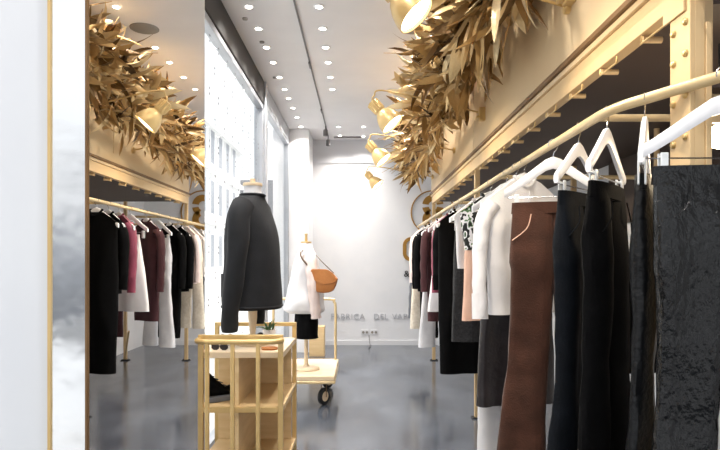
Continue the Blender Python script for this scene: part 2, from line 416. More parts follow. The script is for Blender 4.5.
# near riveted column
cl = rp(MB().box((.935, 1.70, 0), (.948, 1.81, 3.1)).box((.948, 1.70, 0), (.978, 1.712, 3.1)).box((.948, 1.798, 0), (.99, 1.81, 3.1)), 'column', 'gold', .002)
rp(MB().box((.978, 1.695, 0), (.995, 1.735, 1.98)), 'column_plate', 'gold', .002)
rp(MB().box((.928, 1.72, 2.02), (.936, 1.84, 2.4)), 'slotted_bracket', 'gold', .002)
for z in (1.66, 1.78, 1.90, 1.99):
    for y in (1.722, 1.787):
        b = MB().lathe([(.011,0),(.011,.004),(.007,.009),(.001,.010)], (0,0,0), 12, Matrix.Rotation(R(-90), 3, 'Y'))
        o = b.build('bolt', 'brass', cl); o.location = (.935, y, z - (.012 if y > 1.75 else 0))
rp(MB().box((.992, 1.80, 1.72), (1.75, 1.83, 1.805)).box((.992, 1.80, 1.805), (1.06, 1.83, 2.1)), 'cross_board', 'gold', .002)
rp(MB().box((.996, 1.74, 1.805), (1.75, 1.80, 1.83)), 'small_shelf', 'brown', .002)
for y in (5.0, 7.93):
    rp(MB().box((XB+.004, y-.025, 0), (XB+.046, y+.02, 2.07)), 'post', 'gold', .003)
    rp(MB().box((XB-.02, y-.045, 0), (XB+.075, y+.035, .012)), 'foot_plate', 'black', .003)
for y in (1.9, 5.0, 7.93):
    rp(MB().box((1.76, y-.02, 0), (1.80, y+.02, 2.1)), 'post', 'gold', .003)
    rp(MB().box((1.73, y-.04, 0), (1.83, y+.04, .012)), 'foot_plate', 'black', .003)
rp(MB().cyl((1.78, 6.6, 1.30), (1.78, 6.6, 2.1), .016), 'post', 'gold')
rp(MB().cyl((1.78, 3.6, 1.30), (1.78, 3.6, 2.1), .016), 'post', 'gold')
rp(MB().cyl((1.78, 1.9, 1.30), (1.78, 7.93, 1.30), .014), 'back_rail', 'goldbar')
for y in (5.0, 7.93):
    rp(MB().cyl((1.78, y-.02, .02), (1.62, y-.3, .42), .012), 'brace', 'gold')
# hanging rail with its angled near end
RZ = 1.797
rail = [(.815, 8.42), (.815, 7.0), (.815, 5), (.815, 3), (.815, 2.4), (.815, 2.1), (.818, 2.0), (.835, 1.91), (.875, 1.815), (.97, 1.60), (1.15, 1.2), (1.24, 1.0)]
rr = rp(MB().tube(smooth_path([(x, y, RZ) for x, y in rail], 5), .0165, 14), 'hanging_rail', 'goldbar')
def railx(y):
    for (x0, y0), (x1, y1) in zip(rail, rail[1:]):
        if y1 <= y <= y0: return x0 + (x1-x0)*(y0-y)/(y0-y1)
    return .815
for y in (2.07, 3.52, 5.04, 6.6, 7.9):
    rp(MB().cyl((.822, y, RZ), (1.99 if y < 5 else 1.78, y, RZ), .0125), 'bracket', 'goldbar')
y = 1.35
while y < 7.9:
    pg = rp(MB().cyl((XB+.01, y, 2.055), (XB+.075, y, 2.055), .0115, n=12), 'peg', 'gold')
    MB().tube([(XB-.001, y-.02, 2.06), (XB-.004, y-.02, 2.035), (XB-.004, y-.17, 2.035), (XB-.001, y-.17, 2.06)], .0032, 6).build('wire_loop', 'brass', pg)
    y += .345
# brackets for the garland on the fascia
for k, (y, z) in enumerate(((2.65, 2.49), (4.55, 2.42), (7.3, 2.45))):
    rp(MB().box((XB-.05, y-.03, z-.05), (XB-.004, y+.03, z+.05)).box((XB-.075, y-.045, z-.035), (XB-.05, y+.045, z-.02)), 'clamp', 'brass', .006)
# bare bulb below the soffit
t = thing('pendant_bulb', 'glowing round bulb hanging inside the rack behind the gold column', 'bulb', (1.318, 2.2, 2.12))
MB().cyl((0,0,0), (0,0,-.28), .004, n=8).build('cord', 'black', t)
MB().lathe([(.001,0),(.018,-.002),(.018,-.05),(.001,-.052)], (0,0,-.27), 14).build('socket', 'brass', t)
MB().lathe([(.012,0)]+[(.045*math.sin(a), -.045+.045*math.cos(a)) for a in [R(q) for q in range(20, 180, 16)]]+[(.001,-.09)], (0,0,-.315), 18).build('globe', 'bulb', t)
lamp('bulb_glow', 'POINT', (0,0,-.45), 4, (1,.8,.55), t, size=.04)

# ------------------------------------------------------------------ gold leaf garland
def leaf(mb, p, d, L, W, curl, twist, droop, rg, ns=7):
    d = d.normalized(); up = Vector((0, 0, 1)) if abs(d.z) < .93 else Vector((1, 0, 0))
    s = d.cross(up).normalized(); n = s.cross(d).normalized()
    q = Matrix.Rotation(twist, 3, d); s = q @ s; n = q @ n
    vs, fs = [], []
    c = Vector(p); wob = rg.uniform(-.5, .5)
    for i in range(ns+1):
        t = i/ns
        wdt = W * (math.sin(math.pi*min(1, t*.93+.05)))**.8 * (1 - .25*t)
        if i == ns: wdt = .001
        lift = .55*wdt*(1+.6*math.sin(5*t+wob*6))
        vs += [c - s*wdt + n*lift, c.copy(), c + s*wdt + n*lift*(.6+wob*.5)]
        q = Matrix.Rotation(curl/ns, 3, s); d = q @ d; n = q @ n
        q = Matrix.Rotation(wob/ns, 3, d); s = q @ s; n = q @ n
        d = (d + Vector((0, 0, -droop/ns))).normalized()
        c = c + d*(L/ns)
    for i in range(ns):
        a = i*3
        fs += [(a, a+1, a+4, a+3), (a+1, a+2, a+5, a+4)]
    mb.add(vs, fs)
gd = thing('leaf_garland', 'long shaggy garland of dried gold leaves fixed along the gold panel', 'garland', (XB-.15, 5.0, 2.5))
rg = random.Random(11)
def spray(y, x, z, n, spread, Lr, Wr, bias, nst=4):
    c = Vector((x, y, z)); mb = MB(); stm = MB()
    for i in range(n):
        a = Vector((rg.gauss(0, 1), rg.gauss(0, 1), rg.gauss(0, 1))).normalized()*spread
        a.x = min(a.x*.7, .82-x+.05); p = c + Vector((a.x, a.y*1.25, a.z))
        d = Vector(bias) + Vector((rg.gauss(-.25, .6), rg.gauss(0, .8), rg.gauss(0, .75)))
        if d.x > .2: d.x *= -.4
        L = rg.uniform(*Lr); dn = d.normalized()
        if p.x + dn.x*L > XB-.03: L *= .5
        if p.z + dn.z*L > ZC-.06: L = max(.08, (ZC-.06-p.z)/max(.05, dn.z))*.9
        leaf(mb, p, d, L, rg.uniform(*Wr), rg.uniform(-1.6, 1.6), rg.uniform(0, 6.28), rg.uniform(0, .5), rg)
    for i in range(nst):
        d = (Vector(bias) + Vector((rg.gauss(-.4,.4), rg.gauss(0,.8), rg.gauss(-.1,.4)))).normalized()
        e = c + d*rg.uniform(.3, .5); e.z = min(e.z, ZC-.08); e.x = min(e.x, XB-.03)
        stm.tube([c, (c+e)/2 + Vector((0,0,.02)), e], lambda t: .005-.003*t, 6)
    o = rel(mb.build('leaf_spray', 'leaf', gd), gd)
    if nst: stm.build('stem', 'leaf_stem', o)
for y, x, z, n, spd, Lr, Wr, b in (
    (2.95, .80, 2.76, 70, .16, (.15,.32), (.022,.045), (-.1,-.2,.1)),
    (3.30, .72, 2.76, 100, .22, (.18,.36), (.022,.05), (-.2,-.2,0)),
    (3.68, .68, 2.78, 100, .22, (.18,.36), (.022,.05), (-.3,-.2,.1)),
    (4.08, .68, 2.74, 100, .22, (.16,.34), (.022,.05), (-.4,-.1,.1)),
    (4.45, .66, 2.80, 100, .22, (.16,.36), (.02,.048), (-.4,0,.2)),
    (4.85, .66, 2.66, 110, .24, (.16,.34), (.018,.045), (-.4,0,-.1)),
    (5.30, .66, 2.74, 110, .24, (.18,.38), (.014,.04), (-.5,.1,.2)),
    (5.75, .66, 2.62, 110, .22, (.18,.36), (.014,.036), (-.4,.1,-.1)),
    (6.20, .66, 2.62, 110, .22, (.18,.38), (.012,.034), (-.4,0,-.1)),
    (6.65, .66, 2.56, 100, .22, (.16,.36), (.012,.034), (-.4,.1,-.1)),
    (7.10, .68, 2.55, 90, .20, (.16,.34), (.012,.034), (-.4,.1,-.2)),
    (7.50, .70, 2.52, 70, .16, (.16,.30), (.012,.03), (-.3,.2,-.1))):
    spray(y, x, z, n, spd, Lr, Wr, b)
# drooping leaves
dl = MB()
for y in (2.85, 3.1, 3.2, 3.45, 3.75, 4.3, 4.6, 4.9, 5.1, 5.9, 6.3, 6.8, 7.1, 7.4):
    for k in range(4):
        leaf(dl, Vector((rg.uniform(.6,.85), y+rg.uniform(-.1,.1), rg.uniform(2.55,2.7))), Vector((rg.gauss(-.1,.2), rg.gauss(0,.3), -1)), rg.uniform(.2,.36), rg.uniform(.02,.045), rg.uniform(-.8,.8), rg.uniform(0,6.28), .2, rg)
o = rel(dl.build('hanging_leaves', 'leaf', gd), gd); o['kind'] = 'stuff'
core = MB().tube(smooth_path([(.86, 2.9, 2.72), (.83, 3.6, 2.72), (.80, 4.6, 2.7), (.80, 5.6, 2.62), (.80, 6.6, 2.55), (.82, 7.6, 2.5)]), .02, 8)
rel(core.build('garland_core', 'leaf_stem', gd), gd)

# ------------------------------------------------------------------ gold clip spotlights
def spotlamp(y, label, size=1.0, x=.22, z=2.32):
    t = thing('gold_spotlight', label, 'spotlight', (x, y, z), group='gold spotlights along the garland')
    aim = Vector((.62, -.18, -.72)).normalized()
    rot = aim.to_track_quat('Z', 'Y').to_matrix()
    k = size
    MB().lathe([(.012*k,-.135*k),(.026*k,-.13*k),(.027*k,-.08*k),(.022*k,-.07*k)] , rot=rot, n=20).build('lamp_neck', 'brass', t)
    nb = MB()
    for q in range(10):
        a = 2*math.pi*q/10
        nb.cyl(rot @ Vector((.027*k*math.cos(a), .027*k*math.sin(a), -.128*k)), rot @ Vector((.026*k*math.cos(a), .026*k*math.sin(a), -.08*k)), .004*k, n=6)
    nb.build('neck_ribs', 'brass', t)
    MB().lathe([(.022*k,-.072*k),(.034*k,-.06*k),(.048*k,-.035*k),(.056*k,-.01*k),(.058*k,.012*k),(.055*k,.012*k),(.053*k,-.008*k),(.044*k,-.034*k),(.02*k,-.06*k)], rot=rot, n=28).build('lamp_shade', 'brass', t)
    MB().lathe([(.001,-.012*k),(.053*k,-.002*k),(.053*k,.004*k),(.03*k,.012*k),(.001,.015*k)], rot=rot, n=24).build('bulb_face', 'lampwhite', t)
    b = rot @ Vector((0, 0, -.13*k))
    MB().tube(smooth_path([b, b + Vector((.01, 0, .05)), b + Vector((.12, .02, .09)), (XB-x-.01, .25, .13)]), .0065, 8).build('arm', 'brass', t)
    MB().lathe([(.001,-.012),(.03,-.012),(.03,.012),(.001,.012)], (XB-x-.014, .25, .13), 16, Matrix.Rotation(R(90), 3, 'Y')).build('mounting_plate', 'brass', t)
    l = lamp('spot_beam', 'SPOT', aim*.03*k, 26, (1, .82, .58), t, size=.03, angle=R(115))
    l.rotation_euler = (-aim).to_track_quat('Z', 'Y').to_euler()
spotlamp(2.46, size=1.5, label= 'large gold spotlight hanging nearest at the top of the picture')
spotlamp(4.35, size=1.6, label= 'gold spotlight at the left edge of the leaf garland, second from the front', x=.225, z=2.31)
spotlamp(5.72, size=1.6, label= 'gold spotlight below the garland, third from the front', x=.215, z=2.28)
spotlamp(7.5, size=1.5, label= 'smallest and farthest gold spotlight under the garland end', x=.21, z=2.27)

# ------------------------------------------------------------------ hangers and clothes
def hanger(x, y, a, label, clips=True, half=.2):
    t = thing('coat_hanger', label, 'hanger', (x, y, RZ), a, 'white hangers on the gold rail')
    r0 = .0205
    P = [(r0*math.cos(R(q)), 0, r0*math.sin(R(q))) for q in range(200, -31, -23)]
    P += [(.012, 0, -.024), (.003, 0, -.034), (0, 0, -.05), (0, 0, -.085)]
    MB().tube(P, .0022, 6).build('hook', 'steel', t)
    path = [(-half,-.205),(-half*.86,-.188),(-half*.6,-.152),(-half*.33,-.113),(-half*.15,-.088),(0,-.078),(half*.15,-.088),(half*.33,-.113),(half*.6,-.152),(half*.86,-.188),(half,-.205)]
    rs = []
    for i, (px, pz) in enumerate(path):
        u = abs(px)/half; h = .025 - .008*u; th = .009
        rs.append([(px, -th, pz-h*.5), (px, -th*.6, pz-h), (px, th*.6, pz-h), (px, th, pz-h*.5), (px, th, pz+h*.5), (px, th*.6, pz+h), (px, -th*.6, pz+h), (px, -th, pz+h*.5)])
    MB().rings(rs).build('shoulder_bar', 'white', t)
    if clips:
        MB().cyl((-half+.01, 0, -.222), (half-.01, 0, -.222), .0022, n=6).build('clip_bar', 'steel', t)
        for s in (-1, 1):
            q = s*half*.74
            MB().box((q-.010, -.012, -.278), (q+.010, -.006, -.208)).box((q-.010, .006, -.278), (q+.010, .012, -.208)).box((q-.008, -.012, -.222), (q+.008, .012, -.214)).build('clip', 'clear', t, bevel=.002)
    return t

def fold(x, z, seed, amp, fr=26):
    return amp*(math.sin(x*fr + seed*1.7 + 2*noise.noise(Vector((x*4, seed*3.1, z*2)))) + .8*noise.noise(Vector((x*9, z*4, seed))))

def trousers(x, y, a, label, m, L=1.15, waist=.165, hip=.185, knee=.085, hem=.10, seed=0, gap=.03, depth=.05,
             crease=1., name='trousers', pocket=True, seam=None, group=None):
    t = thing(name, label, 'trousers', (x, y, RZ), a, group)
    z0 = -.256; vc = .27/L; n = 22; nr = 46; mb = MB()
    for s in (-1, 1):
        rs = []
        for i in range(nr+1):
            v = i/nr; z = z0 - L*v
            if v < vc:
                q = v/vc; W = waist + (hip-waist)*math.sin(q*math.pi/2); inn = -.006; out = W
                dp = .022 + (depth-.022)*min(1, q*1.3)
            else:
                q = (v-vc)/(1-vc)
                k = .38
                if q < k: aw = (hip/2) + (knee-hip/2)*math.sin(q/k*math.pi/2)
                else: aw = knee + (hem-knee)*((q-k)/(1-k))**1.4
                inn = -.006 + (gap+.006)*min(1, q*1.6); out = inn + 2*aw
                dp = depth*(1-.25*math.sin(q*math.pi)) * (aw/(hip/2))**.5
            cx = (inn+out)/2; aw = (out-inn)/2
            ring = []
            for j in range(n):
                an = 2*math.pi*j/n; ca, sa = math.cos(an), math.sin(an)
                px = cx + aw*math.copysign(abs(ca)**.85, ca)
                py = dp*math.copysign(abs(sa)**.8, sa)
                amp = min(1, v*7)
                wr = crease*fold(s*px + s, z, seed, .006*amp, 34) + .007*amp*noise.noise(Vector((px*7, z*11, seed+s*3+py*9)))
                py += wr + .012*amp*noise.noise(Vector((s*2, z*1.6, seed)))
                if seam and abs(z-(z0-seam)) < .014: py *= .86; 
                px2 = px + .004*amp*noise.noise(Vector((z*9, seed, an)))
                ring.append((s*px2, py, z + .004*noise.noise(Vector((px*10, seed, 0)))))
            if s < 0: ring = ring[::-1]
            rs.append(ring)
        mb.rings(rs)
    mb.build('trouser_body', m, t)
    wb = MB(); rs = []
    for zz, k in ((z0+.012, 1.0), (z0-.036, 1.02)):
        rs.append([((waist+.004)*k*math.cos(2*math.pi*j/28), .0275*math.copysign(abs(math.sin(2*math.pi*j/28))**.8, math.sin(2*math.pi*j/28)), zz) for j in range(28)])
    wb.rings(rs[::-1]); wb.build('waistband', m, t)
    if pocket:
        for s in (-1, 1):
            MB().tube(smooth_path([(s*waist*.55, -.038, z0-.04), (s*waist*.66, -.046, z0-.10), (s*waist*1.02, -.034, z0-.15)]), .0022, 6).build('pocket_edge', m if pocket is True else pocket, t)
    return t

def ring_garment(t, part, m, z0, z1, hw0, hw1, th0, th1, seed, shoulder=None, amp=.010, fr=30, mid=None, n=40, nr=30, flat=.75):
    rs = []
    for i in range(nr+1):
        v = i/nr
        hw = hw0 + (hw1-hw0)*v
        if mid: hw += mid*math.sin(math.pi*v)
        th = th0 + (th1-th0)*min(1, v*3.5)
        ring = []
        for j in range(n):
            an = 2*math.pi*j/n; ca, sa = math.cos(an), math.sin(an)
            px = hw*math.copysign(abs(ca)**.8, ca); py = th*math.copysign(abs(sa)**flat, sa)
            zt = z0
            if shoulder:
                nk, sl = shoulder; u = abs(px)
                zt = z0 - sl*max(0, u-nk) if u > nk else z0 - .03*(1-(u/nk)**2)*(1 if py < 0 else .3)
            z = zt + (z1-zt)*v
            am = min(1, v*3)
            py += fold(px, z, seed, amp*am, fr) + .008*am*noise.noise(Vector((px*8, z*8, seed+sa)))
            ring.append((px, py, z + .006*v*noise.noise(Vector((px*8, seed, 1)))))
        rs.append(ring)
    return MB().rings(rs[::-1]).build(part, m, t)

def sleeves(t, m, zt, half, ln, seed, r0=.052, r1=.036, cuff=None, spread=.05):
    for s in (-1, 1):
        P = smooth_path([(s*(half-.035), 0, zt-.025), (s*(half+.015), -.004, zt-.10), (s*(half+spread*.8), -.012, zt-ln*.5), (s*(half+spread), -.035, zt-ln)], 7)
        P = [p + Vector((.006*noise.noise(Vector((p.z*14, seed, s))), .01*noise.noise(Vector((seed, p.z*12, s))), 0)) for p in P]
        MB().tube(P, lambda q: (r0+(r1-r0)*q)*(1+.12*noise.noise(Vector((q*9, seed, s)))), 14, ry=lambda q: (r0+(r1-r0)*q)*.8).build('sleeve', m, t)
        if cuff:
            MB().tube([P[-4], P[-1] + (P[-1]-P[-4])*.15], r1+.004, 14, ry=(r1+.004)*.82).build('cuff', cuff, t)

def top(x, y, a, label, m, name, cat, L=.6, half=.2, hem=None, sl=None, seed=0, collar=True, th=.05, placket=False, group=None, amp=.009):
    t = thing(name, label, cat, (x, y, RZ), a, group)
    z0 = -.082
    ring_garment(t, 'garment_body', m, z0, z0-L-.06, half+.004, hem or half*.98, .018, th, seed, (.055, .72), amp)
    if sl: sleeves(t, m, z0-.72*(half-.06), half, sl, seed, cuff=m)
    if collar:
        MB().tube(smooth_path([(-.058, -.004, z0+.006), (-.03, -.024, z0-.03), (0, -.03, z0-.045), (.03, -.024, z0-.03), (.058, -.004, z0+.006), (.03, .016, z0+.008), (-.03, .016, z0+.008), (-.058, -.004, z0+.006)], 4), .009, 8).build('collar', m, t)
    if placket:
        MB().box((-.012, -th-.012, z0-L), (.012, -th-.006, z0-.07)).build('button_placket', m, t)
    return t

def skirt(x, y, a, label, m, L=.6, waist=.16, hem=.2, seed=0, name='skirt', cat='skirt', th=.05, amp=.012, fr=30):
    t = thing(name, label, cat, (x, y, RZ), a)
    ring_garment(t, 'skirt_body', m, -.254, -.254-L, waist, hem, .022, th, seed, None, amp, fr)
    rs = [[(waist*1.03*math.cos(2*math.pi*j/28), .028*math.sin(2*math.pi*j/28), z) for j in range(28)] for z in (-.290, -.243)]
    MB().rings(rs).build('waistband', m, t)
    return t

HG = []
def hang(y, a, hlabel, clips=True, x=None, half=.2):
    x = railx(y) if x is None else x
    hanger(x, y, R(a), hlabel, clips, half); return x

# near trousers
x = hang(1.585, -2, 'white clip hanger at the right edge holding the shiny black trousers', x=.962, half=.215)
trousers(x, 1.585, R(-2), 'shiny creased black leather-look trousers with a knee seam, nearest on the right', 'patent', L=1.2, waist=.183, hip=.19, knee=.079, hem=.088, seed=1, gap=.035, crease=2.0, seam=.66, depth=.055, name='leather_trousers')
x = hang(1.83, 62, 'white hanger seen edge-on second along the rail')
trousers(x, 1.83, R(62), 'narrow waxed black trousers seen edge-on beside the shiny leather-look pair', 'blacksheen', L=1.15, waist=.14, hip=.155, knee=.075, hem=.10, crease=1.6, seed=2, depth=.032)
x = hang(1.99, 52, 'white clip hanger holding the plain matt black trousers')
trousers(x, 1.99, R(52), 'plain matt black wide trousers between the waxed pair and the denim pair', 'blackcloth', L=1.2, waist=.17, hip=.19, knee=.09, hem=.125, crease=1.7, seed=3, depth=.036)
x = hang(2.235, 48, 'white clip hanger holding the blue-black flared jeans')
trousers(x, 2.235, R(48), 'blue-black denim flared trousers with a patch pocket, beside the brown pair', 'blackdenim', L=1.2, waist=.165, hip=.185, knee=.085, hem=.12, crease=1.5, seed=4, depth=.05)
x = hang(2.53, -14, 'white clip hanger holding the brown corduroy trousers')
trousers(x, 2.53, R(-14), 'brown corduroy flared trousers with a curved pale pocket edge', 'cord', L=1.25, waist=.165, hip=.18, knee=.085, hem=.115, crease=1.4, seed=5, depth=.05, pocket='peach', name='corduroy_trousers')
# shirt, leather skirt, white trousers
x = hang(2.98, 18, 'white hanger carrying the long-sleeved white shirt', False)
top(x, 2.98, R(18), 'crisp white long-sleeved shirt beside the brown corduroy trousers', 'whitecloth', 'white_shirt', 'shirt', L=.61, half=.215, hem=.20, sl=.56, seed=6, placket=True, th=.055, amp=.016)
x = hang(3.14, 14, 'white clip hanger directly behind the white shirt')
skirt(x, 3.14, R(14), 'long dark plum leather skirt showing below the white shirt', 'leather', L=.98, waist=.175, hem=.225, seed=7, th=.055, amp=.012, name='leather_skirt')
x = hang(3.34, 10, 'white clip hanger behind the dark leather skirt')
trousers(x, 3.34, R(10), 'white trousers whose legs show under the dark leather skirt', 'whitecloth', L=1.3, waist=.13, hip=.14, knee=.066, hem=.07, seed=8, depth=.05, name='white_trousers')
# floral and peach
x = hang(3.75, 14, 'white hanger carrying the floral and peach dress', False)
t = top(x, 3.75, R(14), 'sleeveless dress with dark floral print bodice and peach skirt', 'floral', 'floral_dress', 'dress', L=.28, half=.2, hem=.17, seed=9, th=.05)
ring_garment(t, 'skirt_panel', 'peach', -.40, -.86, .168, .19, .05, .055, 9.5, None, .008)
x = hang(4.06, 18, 'white hanger carrying the short white sleeveless blouse', False)
top(x, 4.06, R(18), 'short white sleeveless blouse behind the floral dress', 'whitecloth', 'sleeveless_blouse', 'blouse', L=.40, half=.19, hem=.17, seed=10, th=.045)
x = hang(4.24, 18, 'white clip hanger carrying the charcoal tweed skirt')
skirt(x, 4.24, R(18), 'charcoal textured wool skirt between the white blouse and the long black dress', 'charcoal', L=.80, waist=.155, hem=.18, seed=11, name='tweed_skirt')
# long black dress and the rest
x = hang(4.86, 12, 'white hanger carrying the long black dress', False)
top(x, 4.86, R(12), 'long straight black dress, leftmost garment in the mirror', 'blackcloth', 'long_dress', 'dress', L=1.25, half=.185, hem=.175, seed=12, th=.06, amp=.012)
x = hang(5.10, 30, 'white hanger carrying the short black jacket beside the long black dress', False)
top(x, 5.10, R(30), 'short black jacket between the long black dress and the raspberry blouse', 'blackcloth', 'black_jacket', 'jacket', L=.62, half=.17, hem=.15, sl=.55, seed=13, th=.045)
x = hang(5.32, 30, 'white hanger carrying the raspberry blouse', False)
top(x, 5.32, R(30), 'raspberry pink velvet blouse with long sleeves', 'pink', 'velvet_blouse', 'blouse', L=.58, half=.15, hem=.13, sl=.60, seed=14, th=.045)
x = hang(5.58, 20, 'white clip hanger carrying the white flared skirt')
skirt(x, 5.58, R(20), 'white flared skirt beside the raspberry blouse', 'whitecloth', L=.70, waist=.10, hem=.20, seed=15, name='flared_skirt')
x = hang(6.0, 30, 'white hanger carrying the maroon dress', False)
top(x, 6.0, R(30), 'dark maroon knitted dress with long sleeves', 'maroon', 'knitted_dress', 'dress', L=.94, half=.185, hem=.16, sl=.6, seed=16, th=.055)
x = hang(6.35, 30, 'white clip hanger carrying the pale grey jeans')
trousers(x, 6.35, R(30), 'pale grey jeans beside the maroon dress', 'palegrey', L=1.13, waist=.165, hip=.18, knee=.085, hem=.1, seed=17, name='jeans')
x = hang(6.72, 32, 'white hanger carrying the long black coat', False)
top(x, 6.72, R(32), 'long black coat with a white paper tag', 'blackcloth', 'long_coat', 'coat', L=1.2, half=.19, hem=.15, sl=.6, seed=18, th=.055)
tg = MB().box((-.11, -.085, -.86), (-.05, -.08, -.72)).build('paper_tag', 'white', bpy.data.objects['long_coat'])
x = hang(7.05, 32, 'white hanger carrying the black long-sleeved sweater', False)
top(x, 7.05, R(32), 'black long-sleeved sweater between the long coat and the pale pink blouse', 'blackcloth', 'black_sweater', 'sweater', L=.70, half=.18, hem=.16, sl=.62, seed=19, th=.05)
x = hang(7.36, 30, 'white hanger carrying the pale pink blouse', False)
top(x, 7.36, R(30), 'pale pink silk blouse with long sleeves near the far end of the rail', 'palepink', 'silk_blouse', 'blouse', L=.62, half=.18, hem=.17, sl=.56, seed=20, th=.05, placket=True)
x = hang(7.62, 28, 'white clip hanger carrying the ecru lace trousers')
trousers(x, 7.62, R(28), 'ecru lace trousers behind the pale pink blouse', 'ecru', L=1.08, waist=.155, hip=.17, knee=.08, hem=.085, seed=21, name='lace_trousers', pocket=False)
x = hang(8.06, 54, 'white hanger carrying the white shirt at the far end', False)
top(x, 8.06, R(54), 'white loose shirt hanging last but one on the rail', 'whitecloth', 'white_shirt', 'shirt', L=.55, half=.17, hem=.15, sl=.5, seed=22, th=.05)
x = hang(8.27, 50, 'white clip hanger at the far end of the rail')
trousers(x, 8.27, R(50), 'grey jeans hanging last at the far end of the rail', 'grey', L=1.0, waist=.18, hip=.2, knee=.1, hem=.1, seed=23, name='jeans')
# clothes on the low back rail
FRONT_RZ = RZ; RZ = 1.2965
def back(y, a, hl, *args, **kw):
    hanger(1.78, y, R(a), hl, False, .17); return top(1.78, y, R(a), *args, half=.17, **kw)
back(2.98, -4, 'white hanger on the back rail holding the crimson sweater', 'crimson knitted sweater on the back rail, a sliver at the right edge', 'red', 'knitted_sweater', 'sweater', L=.22, hem=.17, sl=.2, seed=31)
back(3.2, 0, 'white hanger on the back rail behind the crimson sweater', 'cream lace blouse on the back rail just below the crimson sweater', 'ecru', 'lace_blouse', 'blouse', L=.46, hem=.17, seed=32)
back(3.95, 6, 'white hanger on the back rail holding the black cardigan', 'black cardigan on the back rail, glimpsed between the black trousers', 'blackcloth', 'black_cardigan', 'cardigan', L=.58, hem=.17, seed=33)
back(4.5, 4, 'white hanger on the back rail holding the black dress', 'black dress on the back rail behind the denim trousers', 'blackcloth', 'black_dress', 'dress', L=.62, hem=.19, seed=34)
back(7.45, 10, 'white hanger on the far back rail', 'maroon dress on the far back rail, its hem seen in the mirror', 'maroon', 'maroon_dress', 'dress', L=.78, hem=.17, seed=35)
RZ = FRONT_RZ
# ------------------------------------------------------------------ display stand with a bust
SX0, SX1, SY0, SY1 = -.97, -.425, 3.31, 4.03
sd = thing('display_stand', 'gold-framed birch display stand with a bowed front rail', 'stand', ((SX0+SX1)/2, (SY0+SY1)/2, 0))
def dp(mb, n, m, bevel=.002): return rel(mb.build(n, m, sd, bevel), sd)
tw, ZT = .028, .872
for xx, yy in ((SX0, SY0), (SX1-tw, SY0), (SX0, SY1-tw), (SX1-tw, SY1-tw)):
    dp(MB().box((xx, yy, 0), (xx+tw, yy+tw, ZT)), 'post', 'brass')
for yy in (SY0, SY1-tw):
    dp(MB().box((SX0, yy, ZT), (SX1, yy+tw, ZT+.025)), 'top_rail', 'brass')
dp(MB().box((SX0+.03, SY0+.03, .765), (SX1-.002, SY1-.03, .798)), 'top_board', 'palewood')
for z in (.497, .13):
    dp(MB().box((SX0+.03, SY0+.03, z-.03), (SX1-.002, SY1-.03, z)), 'shelf', 'wood')
    dp(MB().box((SX0+tw, SY0+.002, z-.03), (SX1-tw, SY0+.029, z)), 'cross_rail', 'brass')
dp(MB().box((-.70, SY0+.032, .13), (-.676, SY1-.06, .765)), 'divider', 'wood')
dp(MB().box((SX0+.032, SY1-.06, .13), (SX1-.03, SY1-.035, .765)), 'back_board', 'wood')
for z, q in ((ZT-.002, .0145), (.115, .010)):
    dp(MB().tube(smooth_path([(SX0+.014, SY0+.01, z), (SX0+.004, SY0-.03, z), (SX0+.03, SY0-.07, z), (SX0+.11, SY0-.085, z), (SX1-.11, SY0-.085, z), (SX1-.03, SY0-.07, z), (SX1-.004, SY0-.03, z), (SX1-.014, SY0+.01, z)], 6), q, 12), 'bow_rail', 'brass', 0)
for xx in (-.822, -.685, -.548):
    dp(MB().box((xx-.011, SY0-.096, 0), (xx+.011, SY0-.074, ZT-.002)), 'bar', 'brass', .004)
# bust with the dark jacket
def bust_torso(t, part, m, levels, n=36, seed=0, amp=.004, power=.9):
    rs = []
    for z, wx, wy, oy in levels:
        ring = []
        for j in range(n):
            an = 2*math.pi*j/n; ca, sa = math.cos(an), math.sin(an)
            k = 1 + amp/.1*noise.noise(Vector((ca*2, sa*2, z*7+seed)))
            ring.append((wx*k*math.copysign(abs(ca)**power, ca), oy + wy*k*math.copysign(abs(sa)**power, sa), z))
        rs.append(ring)
    return MB().rings(rs).build(part, m, t)
def interp(lv, n):
    out = []
    P = smooth_path([Vector((a[0], a[1], a[2])) for a in lv], n)
    O = smooth_path([Vector((a[0], a[3], 0)) for a in lv], n)
    return [(p.x, p.y, p.z, o.y) for p, o in zip(P, O)]
bx, by, bz, bs = -.655, 3.66, .798, 1.37
bt = thing('dress_form', 'tailor bust on a wooden peg standing on the display stand', 'dress form', (bx, by, bz), R(58)); bt.rotation_euler.z = R(80); bt.scale = (bs, bs, bs)
MB().lathe([(.001,0),(.075,0),(.078,.006),(.07,.014),(.02,.018),(.001,.018)]).build('base', 'palewood', bt)
MB().lathe([(.016,.016),(.013,.05),(.02,.12),(.022,.2),(.001,.2)], n=18).build('pole', 'palewood', bt)
bust_torso(bt, 'torso', 'whitecloth', interp([(.18,.09,.07,0),(.3,.085,.068,0),(.42,.095,.075,0),(.54,.125,.075,0),(.60,.11,.06,.0),(.635,.05,.05,.0),(.675,.037,.04,0),(.705,.037,.04,0)], 4))
MB().lathe([(.001,.0),(.042,0),(.044,.006),(.042,.014),(.012,.018),(.012,.034),(.001,.036)], (0,0,.703)).build('neck_cap', 'palewood', bt)
jt = thing('dark_jacket', 'dark charcoal collarless jacket with patch pocket worn by the bust on the stand', 'jacket', (bx, by, bz), R(58)); jt.rotation_euler.z = R(80); jt.scale = (bs, bs, bs)
bust_torso(jt, 'jacket_body', 'jacket', interp([(.160,.150,.122,0),(.20,.152,.125,0),(.36,.145,.118,.0),(.48,.15,.108,.004),(.56,.150,.09,.008),(.612,.128,.072,.008),(.645,.085,.058,.006),(.656,.062,.055,.003),(.664,.058,.053,.0)], 5), seed=3, amp=.005, power=.85)
